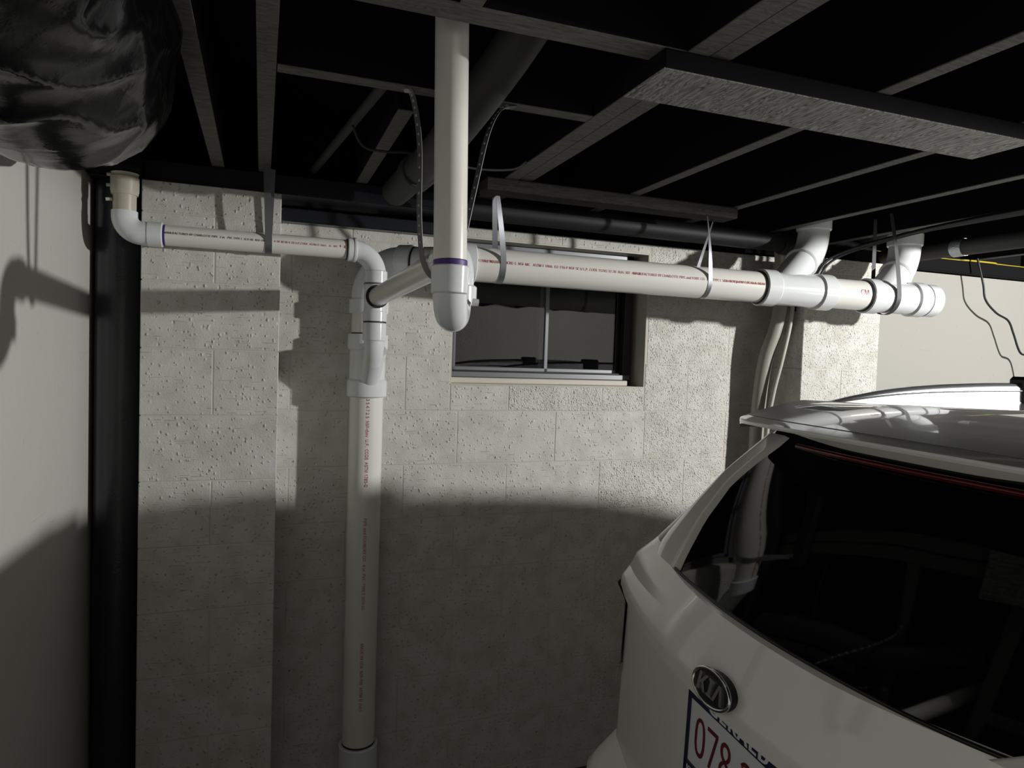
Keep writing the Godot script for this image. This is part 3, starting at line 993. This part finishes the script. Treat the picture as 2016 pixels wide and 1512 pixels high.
# half loop from the middle of the rear (0) to the middle of the front
func loop_point(L: Array, i: int) -> Vector3:
	var w: float = L[3]
	var rc: float = L[5]
	var se := w - rc
	var ue: float = L[0] + L[2] * se * se
	var un: float = L[6] - 0.12 * se * se
	var p := Vector3.ZERO            # u, y, s
	if i <= NR:
		var s := se * i / NR
		p = Vector3(L[0] + L[2] * s * s, 0, s)
		p.y = lerpf(L[1], L[4], smoothstep(0.25, 1.0, s / w))
	elif i <= NR + NC:
		var a := (PI / 2) * (i - NR) / NC
		p = Vector3(ue + rc * 0.95 * (1.0 - cos(a)) + L[2] * se * 0.9 * rc * sin(a), 0, se + rc * sin(a))
		p.y = lerpf(L[1], L[4], smoothstep(0.25, 1.0, p.z / w))
	elif i <= NR + NC + NS:
		var f := float(i - NR - NC) / NS
		var u0: float = ue + rc * 0.95 + L[2] * se * 0.9 * rc
		var u1 := un - rc * 0.95
		f = pow(f, 1.5)
		p = Vector3(lerpf(u0, u1, f), lerpf(L[4], L[7], smoothstep(0.55, 1.0, f)), w)
		p.z += L[8] * smoothstep(0.0, 0.16, f) * (1.0 - smoothstep(0.8, 1.0, f))
	elif i <= NR + NC * 2 + NS:
		var a := (PI / 2) * (i - NR - NC - NS) / NC
		p = Vector3(un - rc * 0.95 * (1.0 - sin(a)), L[7], se + rc * cos(a))
	else:
		var f := float(i - NR - NC * 2 - NS) / NR
		var s := se * (1.0 - f)
		p = Vector3(L[6] - 0.12 * s * s, L[7], s)
	return Vector3(p.x, p.y, -p.z)   # local z points to the right of the car

const NH := NR * 2 + NC * 2 + NS
func full_loop(v: float) -> Array:
	var L := lerp_level(v)
	var out := []
	for i in range(-NH, NH + 1):
		var p := loop_point(L, abs(i))
		if i < 0:
			p.z = -p.z
		out.append(p)
	return out

func band(v0: float, v1: float, steps: int, st):
	var g := []
	for k in steps + 1:
		g.append(full_loop(lerpf(v0, v1, float(k) / steps)))
	grid_mesh(g, st)

# a panel lying on the body between levels v0..v1 over loop indices i0..i1, lifted by off
func patch(v0: float, v1: float, i0: int, i1: int, sgn: float, off: float, steps := 6) -> ArrayMesh:
	var st := mb()
	var g := []
	for k in steps + 1:
		var L := lerp_level(lerpf(v0, v1, float(k) / steps))
		var row := []
		for i in range(i0, i1 + 1):
			var p := loop_point(L, i)
			var c := Vector3(clampf(p.x, 0.5, 4.0), p.y, 0)
			var n := (p - c)
			n.y = 0
			p += n.normalized() * off
			p.z *= sgn
			row.append(p)
		g.append(row)
	grid_mesh(g, st)
	return st.commit()

# point on the sloping rear screen at lateral s (left positive) and height y
func screen(s: float, y: float, off: float) -> Vector3:
	var ss := smoothstep(0.25, 1.0, absf(s) / 0.72)
	var t := (y - 1.140 - 0.032 * ss) / (0.390 - 0.012 * ss)
	var u: float = lerpf(0.050, 0.46, t) + lerpf(0.24, 0.17, t) * s * s
	return Vector3(u - off * 0.7, y + off * 0.7, -s)

func build_car():
	var c := thing("suv_car", "white sport utility car parked tail towards the camera", "car", CAR_AT)
	c.rotation_degrees.y = CAR_TURN
	c.scale = Vector3.ONE * CAR_SIZE
	var st := mb()
	band(0, 4, 16, st)
	band(4, 5, 6, st)
	band(5, 6, 2, st)
	band(6, 8, 8, st)
	band(8, 10, 8, st)
	band(10, 11, 2, st)
	put(st.commit(), "body", M.car_paint, c)
	st = mb()
	band(11, 12, 12, st)
	put(st.commit(), "glasshouse", M.car_glass, c)
	st = mb()
	band(12, 13, 2, st)
	band(13, 17, 20, st)
	put(st.commit(), "roof", M.car_paint, c)
	st = mb()
	var fl := []
	for p in full_loop(0):
		fl.append(p)
	var fl2 := []
	for p in fl:
		fl2.append(Vector3(2.9, -0.25, 0))
	grid_mesh([fl, fl2], st)
	put(st.commit(), "underbody", M.car_black, c)
	# white frame either side of the rear screen
	for sgn in [1.0, -1.0]:
		var inner := [[1.146, 0.395], [1.181, 0.430], [1.272, 0.500], [1.371, 0.535], [1.437, 0.510], [1.50, 0.470], [1.53, 0.46]]
		var outer := [[1.146, 0.600], [1.154, 0.632], [1.20, 0.655], [1.30, 0.664], [1.40, 0.655], [1.50, 0.612], [1.53, 0.600]]
		var g := []
		for k in 15:
			var y := lerpf(1.146, 1.528, k / 14.0)
			var a := 0.0
			var b := 0.0
			for q in inner.size() - 1:
				if y >= inner[q][0] - 1e-4:
					a = lerpf(inner[q][1], inner[q + 1][1], clampf((y - inner[q][0]) / (inner[q + 1][0] - inner[q][0]), 0, 1))
				if y >= outer[q][0] - 1e-4:
					b = lerpf(outer[q][1], outer[q + 1][1], clampf((y - outer[q][0]) / (outer[q + 1][0] - outer[q][0]), 0, 1))
			var row := []
			for j in 7:
				var f := j / 6.0
				var lift := 0.010 * (1.0 if j > 0 and j < 6 else 0.0)
				row.append(screen(sgn * lerpf(a if sgn > 0 else maxf(a, b - 0.05), b, f), y, lift))
			g.append(row)
		put(grid_mesh(g), "pillar_panel", M.car_paint, c)
	# seal along the foot of the screen
	var seal := []
	for k in 41:
		var s := lerpf(-0.58, 0.58, k / 40.0)
		seal.append(screen(s, 1.142 + 0.016 * pow(abs(s) / 0.58, 3), 0.004))
	put(sweep_mesh(seal, 0.0045, 8), "screen_seal", M.car_black, c)
	# spoiler
	build_spoiler(c)
	# tail lamps wrapping the corners
	for sgn in [1.0, -1.0]:
		put(patch(4.47, 6.0, NR + 1, NR + NC + 3, sgn, 0.012), "tail_lamp", M.brake, c)
	# roof rails
	for sgn in [1.0, -1.0]:
		var rail := Node3D.new()
		rail.name = "roof_rail"
		c.add_child(rail, true)
		var s0 := 0.585
		var path := curve([Vector3(0.68, 1.630, -sgn * s0), Vector3(0.82, 1.660, -sgn * (s0 + 0.01)), Vector3(1.02, 1.690, -sgn * (s0 + 0.025)), Vector3(1.28, 1.708, -sgn * (s0 + 0.045)), Vector3(1.65, 1.718, -sgn * (s0 + 0.065)), Vector3(2.3, 1.712, -sgn * (s0 + 0.08)), Vector3(2.75, 1.655, -sgn * (s0 + 0.07))], 8)
		var stt := mb()
		var g := []
		for i in path.size():
			var p: Vector3 = path[i]
			var h: float = clampf(p.y - 1.622, 0.008, 0.075)
			var w := 0.014 + 0.006 * clampf(h / 0.07, 0, 1)
			var low: float = p.y - h
			g.append([Vector3(p.x, low, p.z + w * 1.2), Vector3(p.x, low + h * 0.72, p.z + w * 1.15), Vector3(p.x, low + h * 0.94, p.z + w * 0.8), Vector3(p.x, p.y, p.z), Vector3(p.x, low + h * 0.94, p.z - w * 0.8), Vector3(p.x, low + h * 0.72, p.z - w * 1.15), Vector3(p.x, low, p.z - w * 1.2)])
		grid_mesh(g, stt)
		put(stt.commit(), "bar", M.satin, rail)
		var line := []
		for i in path.size():
			var p: Vector3 = path[i]
			line.append(Vector3(p.x, lerpf(1.628, p.y, 0.68), p.z + sgn * (0.0255 if i > 1 and i < path.size() - 2 else 0.016)))
		put(sweep_mesh(line, 0.003, 6), "groove_trim", M.car_black, rail)
		var foot := []
		for i in range(2, path.size() - 2, 2):
			var p: Vector3 = path[i]
			foot.append(Vector3(p.x, 1.624, p.z + sgn * 0.026))
		put(sweep_mesh(foot, 0.005, 8), "rail_gasket", M.car_black, rail)
	# dark foot clamped round each rail
	for sgn in [1.0, -1.0]:
		put(box_mesh(Vector3(1.60, 1.636, -sgn * 0.648 - 0.036), Vector3(1.76, 1.742, -sgn * 0.648 + 0.036), 0.012), "rail_foot", M.car_black, c)
	# roof ditch seam
	for sgn in [1.0, -1.0]:
		var dl := []
		for k in 16:
			var u := lerpf(0.66, 2.3, k / 15.0)
			dl.append(Vector3(u, 1.6365, -sgn * 0.515))
		put(sweep_mesh(dl, 0.003, 6), "roof_seam", M.car_black, c)
	# badge
	var tilt := deg_to_rad(14.0)
	var X := Vector3(0, 0, 1)
	var Z := Vector3(-cos(tilt), sin(tilt), 0)
	var Y := Z.cross(X)
	var at := Vector3(-0.040, 1.008, 0.0)
	var bd := Node3D.new()
	bd.name = "badge"
	c.add_child(bd, true)
	bd.transform = Transform3D(Basis(X, Y, Z), at)
	var ring := []
	var disc := mb()
	for k in 49:
		var a := TAU * k / 48.0
		ring.append(Vector3(cos(a) * 0.075, sin(a) * 0.0375, 0.006))
	put(sweep_mesh(ring, 0.0042, 10), "chrome_ring", M.chrome, bd)
	for k in 48:
		var n := Vector3(0, 0, 1)
		tri(disc, Vector3(0, 0, 0.008), ring[k], ring[k + 1], n, n, n)
		face(disc, ring[k], ring[k + 1], ring[k + 1] - Vector3(0, 0, 0.03), ring[k] - Vector3(0, 0, 0.03))
	put(disc.commit(), "badge_face", M.car_black, bd)
	var kt := put(letters("KIΛ", 0.040, 0.003, false, true), "badge_letters", M.chrome, bd, Vector3(0, 0, 0.0085))
	kt.scale = Vector3(1.25, 1, 1)
	# number plate in its dealer frame
	var pl := Node3D.new()
	pl.name = "number_plate"
	c.add_child(pl, true)
	var tp := deg_to_rad(2.0)
	Z = Vector3(-cos(tp), sin(tp), 0)
	pl.transform = Transform3D(Basis(X, Z.cross(X), Z), Vector3(0.010, 0.822, 0.03))
	put(box_mesh(Vector3(-0.212, -0.108, -0.004), Vector3(0.212, 0.108, 0.002), 0.001), "plate_back", M.plate, pl)
	var fr := mb()
	for q in [[-0.217, -0.204, -0.122, 0.122], [0.204, 0.217, -0.122, 0.122], [-0.217, 0.217, 0.076, 0.122], [-0.217, 0.217, -0.122, -0.086]]:
		cbox(fr, Vector3((q[0] + q[1]) / 2, (q[2] + q[3]) / 2, 0.002), Vector3((q[1] - q[0]) / 2, (q[3] - q[2]) / 2, 0.004), 0.001)
	put(fr.commit(), "plate_frame", M.plate_blue, pl)
	put(letters("078 250", 0.096, 0.001), "plate_number", M.plate_text, pl, Vector3(0, -0.006, 0.003)).scale = Vector3(0.76, 1, 1)
	put(letters("GERALD", 0.034, 0.001, false, true), "frame_lettering", M.plate, pl, Vector3(0, 0.098, 0.0065)).scale = Vector3(1.35, 1, 1)
	put(letters("KIA", 0.018, 0.001, false, true), "frame_lettering", M.plate, pl, Vector3(-0.180, -0.104, 0.0065))
	# wheels
	for u in [1.25, 4.9]:
		for sgn in [1.0, -1.0]:
			var wn := Node3D.new()
			wn.name = "wheel"
			c.add_child(wn, true)
			wn.position = Vector3(u, -0.615 + 0.458, -sgn * 1.14)
			wn.scale = Vector3(1.279, 1.279, 1.279)
			put(lathe_mesh(Vector3(0, 0, sgn * 0.10), Vector3(0, 0, -sgn), [[0, 0.22], [0.0, 0.33], [0.02, 0.358], [0.18, 0.358], [0.20, 0.33], [0.20, 0.23]], 40), "tyre", M.tyre, wn)
			put(lathe_mesh(Vector3(0, 0, -sgn * 0.06), Vector3(0, 0, -sgn), [[0, 0.0], [0.02, 0.06], [0.03, 0.20], [0.04, 0.235]], 40), "rim", M.satin, wn)

func build_spoiler(c: Node3D):
	var sp := Node3D.new()
	sp.name = "spoiler"
	c.add_child(sp, true)
	var top := []
	var rear := []
	var under := []
	var NSP := 30
	for k in NSP + 1:
		var s := lerpf(-0.63, 0.63, float(k) / NSP)
		var q: float = abs(s) / 0.63
		var ut := 0.300 + 0.04 * q * q + 0.075 * pow(q, 6)
		var yt := 1.586 - 0.004 * q * q
		var lip := 0.012 + 0.022 * pow(q, 12)
		var uf := 0.70 - 0.05 * q * q
		var yf := lerpf(1.652, 1.640, q * q)
		var rt := []
		for j in 9:
			var f := j / 8.0
			rt.append(Vector3(lerpf(ut, uf, f), lerpf(yt, yf, 1.35 * f - 0.35 * f * f), -s))
		top.append(rt)
		var r2 := []
		for j in 4:
			var f := j / 3.0
			r2.append(Vector3(ut + 0.004 * sin(f * PI / 2) - 0.004, yt - lip * f, -s))
		r2[0] = rt[0]
		rear.append(r2)
		var ru := []
		var base: Vector3 = r2[3]
		for j in 6:
			var f := j / 5.0
			ru.append(Vector3(lerpf(base.x, 0.47 + 0.13 * q * q, f), lerpf(base.y, 1.548, pow(f, 1.2)), -s * lerpf(1.0, 0.98, f)))
		under.append(ru)
	put(grid_mesh(top), "top_skin", M.car_paint, sp)
	put(grid_mesh(rear), "trailing_edge", M.car_paint, sp)
	put(grid_mesh(under), "under_skin", M.car_black, sp)
	for e in [0, NSP]:
		var st := mb()
		var poly: Array = []
		poly.append_array(top[e])
		for j in range(under[e].size() - 1, -1, -1):
			poly.append(under[e][j])
		var ctr := Vector3.ZERO
		for p in poly:
			ctr += p
		ctr /= poly.size()
		for j in poly.size():
			var n := Vector3(0, 0, 1 if e == 0 else -1)
			tri(st, ctr, poly[j], poly[(j + 1) % poly.size()], n, n, n)
		put(st.commit(), "end_cap", M.car_paint, sp)
	# high brake light under the lip
	var bl := []
	for k in 21:
		var s := lerpf(-0.40, 0.40, k / 20.0)
		bl.append(Vector3(0.434 + 0.17 * s * s, 1.514, -s))
	put(sweep_mesh(bl, 0.008, 8), "brake_light", M.brake, sp)
	# thin groove near the trailing edge
	var gl := []
	for k in NSP + 1:
		if k > 0 and k < NSP:
			gl.append(top[k][1] + Vector3(0, 0.0004, 0))
	put(sweep_mesh(gl, 0.0012, 6), "edge_groove", M.dark_strap, sp)

# ------------------------------------------------------------------ other things
func build_details():
	build_lamp()
	build_bundle()
	build_conduits()
	build_ceiling_pipes()
	build_right_cables()

func build_lamp():
	var t := thing("ceiling_lamp", "bare ceiling bulb in a white lampholder beyond the car", "lamp", LAMP)
	put(lathe_mesh(Vector3(0, 0.118, 0), Vector3.DOWN, [[0, 0], [0, 0.055], [0.02, 0.055], [0.035, 0.03], [0.055, 0.025], [0.055, 0]], 24), "lampholder", M.pvc_fit, t)
	var e := StandardMaterial3D.new()
	e.albedo_color = Color(1, 1, 1)
	e.emission_enabled = true
	e.emission = Color(1.0, 0.993, 0.98)
	e.emission_energy_multiplier = 6.0
	put(lathe_mesh(Vector3(0, 0.064, 0), Vector3.DOWN, [[0, 0.013], [0.02, 0.014], [0.04, 0.026], [0.06, 0.033], [0.075, 0.034], [0.09, 0.031], [0.102, 0.022], [0.108, 0.0]], 24), "bulb", e, t)
	put(rod_mesh(Vector3(0, 0.118, 0), Vector3(0, 0.359, 0), 0.008, 10), "stem", M.galv, t)
	var l := OmniLight3D.new()
	l.name = "bulb_light"
	t.add_child(l)
	l.light_color = Color(1.0, 0.993, 0.98)
	l.light_energy = 10.0
	l.light_size = 0.045
	l.omni_range = 14.0
	l.omni_attenuation = 2.0
	l.shadow_enabled = true

# lumpy insulated duct wrapped in black plastic, pressed into the corner of wall and ceiling
func build_bundle():
	var n := noise(2.2, 3, 5)
	var n2 := noise(5.0, 3, 9)
	n2.fractal_octaves = 2
	var g := []
	var NZ := 130
	var NA := 170
	for i in NZ + 1:
		var f := float(i) / NZ
		var z := lerpf(0.72, 2.15, f)
		var e := sqrt(maxf(0.0, 1.0 - pow(absf(f * 2.0 - 1.0), 3.2)))
		e = maxf(e, 0.001)
		var row := []
		for k in NA + 1:
			var a := TAU * k / NA
			var ca := cos(a)
			var sa := sin(a)
			var rx := 0.238 if ca > 0 else 0.082
			var ry := 0.262 if sa < 0 else 0.20
			var sq := pow(pow(absf(ca), 2.4) + pow(absf(sa), 2.4), -1.0 / 2.4)
			var p := Vector3(-0.395 + rx * ca * sq * e, 2.315 + ry * sa * sq * e, z)
			# sagging folds that run round the bundle, a few sharp creases
			var w := n.get_noise_3d(p.x * 0.7, p.y * 0.7, p.z * 0.7)
			var fold := sin((p.y * 26.0 + p.z * 5.0 + 7.0 * w))
			var crease := 1.0 - absf(n2.get_noise_3d(p.x * 0.35, p.y * 0.9, p.z * 0.45))
			var dsp := 0.022 * w + 0.0045 * fold * (0.5 + w) + 0.012 * pow(clampf(crease, 0.0, 1.0), 5.0)
			if ca < -0.2:
				dsp = minf(dsp, 0.0) * 0.3
			p += Vector3(ca, sa, 0) * dsp * e
			p.x = maxf(p.x, WL + 0.004)
			p.y = minf(p.y, 2.54)
			if p.y > JB - 0.01:
				p.x = minf(p.x, -0.16)
			row.append(p)
		g.append(row)
	var st := mb()
	grid_mesh(g, st)
	var o := put(st.commit(), numbered("plastic_wrapped_duct"), M.plastic, self)
	tag(o, "bulging duct wrapped in wrinkled black plastic under the ceiling corner", "duct")

func build_conduits():
	var a := thing("grey_conduit", "fat grey conduit curving down the wall beside the right pilaster", "conduit")
	put(sweep_mesh(curve([Vector3(2.085, 2.24, 0.12), Vector3(2.09, 2.10, 0.125), Vector3(2.088, 1.99, 0.125), Vector3(2.07, 1.90, 0.12), Vector3(2.045, 1.78, 0.10), Vector3(2.035, 1.62, 0.085), Vector3(2.032, 1.40, 0.08), Vector3(2.03, 0.9, 0.08), Vector3(2.03, FL, 0.08)], 8), 0.030, 20), "tube", M.conduit, a)
	var b := thing("pale_cable", "pale cable hanging in front of the fat grey conduit", "cable")
	put(sweep_mesh(curve([Vector3(2.115, 2.235, 0.165), Vector3(2.118, 2.05, 0.165), Vector3(2.108, 1.93, 0.165), Vector3(2.08, 1.78, 0.16), Vector3(2.055, 1.63, 0.145), Vector3(2.04, 1.45, 0.135), Vector3(2.03, 1.0, 0.13), Vector3(2.03, FL + 0.01, 0.13)], 8), 0.0095, 12), "sheath", M.grey_wire, b)
	var k := thing("pipe_clip", "small black clip on the pilaster side behind the large pipe", "clip")
	put(box_mesh(Vector3(2.126, 1.985, 0.15), Vector3(2.1395, 2.03, 0.165), 0.002), "clip", M.car_black, k)
	# loose black wire on the plaster wall
	var w := thing("black_wire", "thin black wire dangling down the plaster wall at the right edge", "wire")
	put(sweep_mesh(curve([Vector3(3.30, 2.31, 0.09), Vector3(3.335, 2.19, 0.10), Vector3(3.36, 2.11, 0.10), Vector3(3.44, 2.05, 0.10), Vector3(3.53, 2.015, 0.10), Vector3(3.575, 1.95, 0.10), Vector3(3.63, 1.86, 0.10), Vector3(3.72, 1.80, 0.10), Vector3(3.80, 1.45, 0.10), Vector3(3.82, 0.9, 0.06), Vector3(3.83, FL + 0.006, 0.03)], 8), 0.005, 8), "wire", M.wire, w)

func build_ceiling_pipes():
	var g := "old dark pipes between the joists"
	var a := thing("thin_ceiling_pipe", "thin dark pipe slanting between the left joists", "pipe", Vector3.ZERO, g)
	put(rod_mesh(Vector3(0.150, 2.335, 0.18), Vector3(0.243, 2.335, 1.03), 0.012, 16), "pipe", M.dull_pipe, a)
	put(rod_mesh(Vector3(0.243, 2.335, 1.03), Vector3(0.243, 2.549, 1.035), 0.017, 16), "riser", M.dull_pipe, a)
	var b := thing("fat_ceiling_pipe", "fat dark drain pipe sloping down behind the trap pipe towards the wall", "pipe", Vector3.ZERO, g)
	put(sweep_mesh(curve([Vector3(0.462, 2.385, 1.325), Vector3(0.44, 2.335, 1.22), Vector3(0.40, 2.264, 1.06), Vector3(0.405, 2.262, 0.80), Vector3(0.395, 2.266, 0.30)], 8), 0.043, 28), "pipe", M.dull_pipe, b)
	put(rod_mesh(Vector3(0.462, 2.375, 1.328), Vector3(0.462, 2.549, 1.332), 0.052, 28), "riser_hub", M.dull_pipe, b)
	put(hub_mesh(Vector3(0.404, 2.2625, 0.62), Vector3(-0.01, 0.004, -0.5), 0.07, 0.052, 0.04), "hub", M.dull_pipe, b)
	var w := thing("sagging_ceiling_wire", "dark wire sagging across the bays behind the trap pipe", "wire")
	put(sweep_mesh(curve([Vector3(0.205, 2.318, 0.74), Vector3(0.235, 2.285, 0.70), Vector3(0.28, 2.270, 0.72), Vector3(0.36, 2.276, 0.72), Vector3(0.45, 2.272, 0.70), Vector3(0.55, 2.268, 0.68), Vector3(0.66, 2.285, 0.66), Vector3(0.70, 2.312, 0.66)], 6), 0.0035, 8), "wire", M.dull_pipe, w)

func build_right_cables():
	var a := thing("lower_black_pipe", "lower black pipe running out from the wall at the upper right", "pipe")
	put(rod_mesh(Vector3(2.74, 2.272, 0.02), Vector3(2.74, 2.262, 2.4), 0.034, 24), "pipe", M.dull_pipe, a)
	var b := thing("upper_black_pipe", "upper black pipe between joists at the upper right", "pipe")
	put(rod_mesh(Vector3(2.64, 2.37, 0.01), Vector3(2.64, 2.37, 2.4), 0.03, 24), "pipe", M.dull_pipe, b)
	var c := thing("cable_bundle", "bundle of dark cables sweeping up from behind the first riser", "cable")
	var base := [Vector3(2.16, 2.12, 0.24), Vector3(2.21, 2.19, 0.25), Vector3(2.27, 2.236, 0.32), Vector3(2.33, 2.272, 0.50), Vector3(2.36, 2.290, 0.72), Vector3(2.37, 2.296, 1.0), Vector3(2.37, 2.299, 1.6)]
	for k in 3:
		var pts := []
		for p in base:
			pts.append(p + Vector3(0.010 * (k - 1), 0.006 * (k % 2), 0.006 * (k - 1)))
		put(sweep_mesh(curve(pts, 6), 0.0055, 8), "cable", [M.rubber_pipe, M.wire, M.rubber_pipe][k], c)
	var y := thing("yellow_cable", "short glimpses of yellow cable along the dark wall top at the right", "cable")
	put(sweep_mesh(curve([Vector3(2.60, 2.305, 0.02), Vector3(2.96, 2.305, 0.025), Vector3(3.00, 2.304, 0.05), Vector3(3.04, 2.304, 0.05), Vector3(3.08, 2.305, 0.025), Vector3(3.24, 2.305, 0.025), Vector3(3.29, 2.304, 0.05), Vector3(3.48, 2.304, 0.052), Vector3(3.54, 2.305, 0.025), Vector3(4.2, 2.305, 0.02)], 6), 0.0045, 8), "sheath", M.yellow_wire, y)
	put(lathe_mesh(Vector3(2.74, 2.2705, 0.40), Vector3(0, 0, 1), [[0, 0.0345], [0.0, 0.037], [0.05, 0.037], [0.05, 0.0345]], 20), "foil_wrap", M.foil, a)
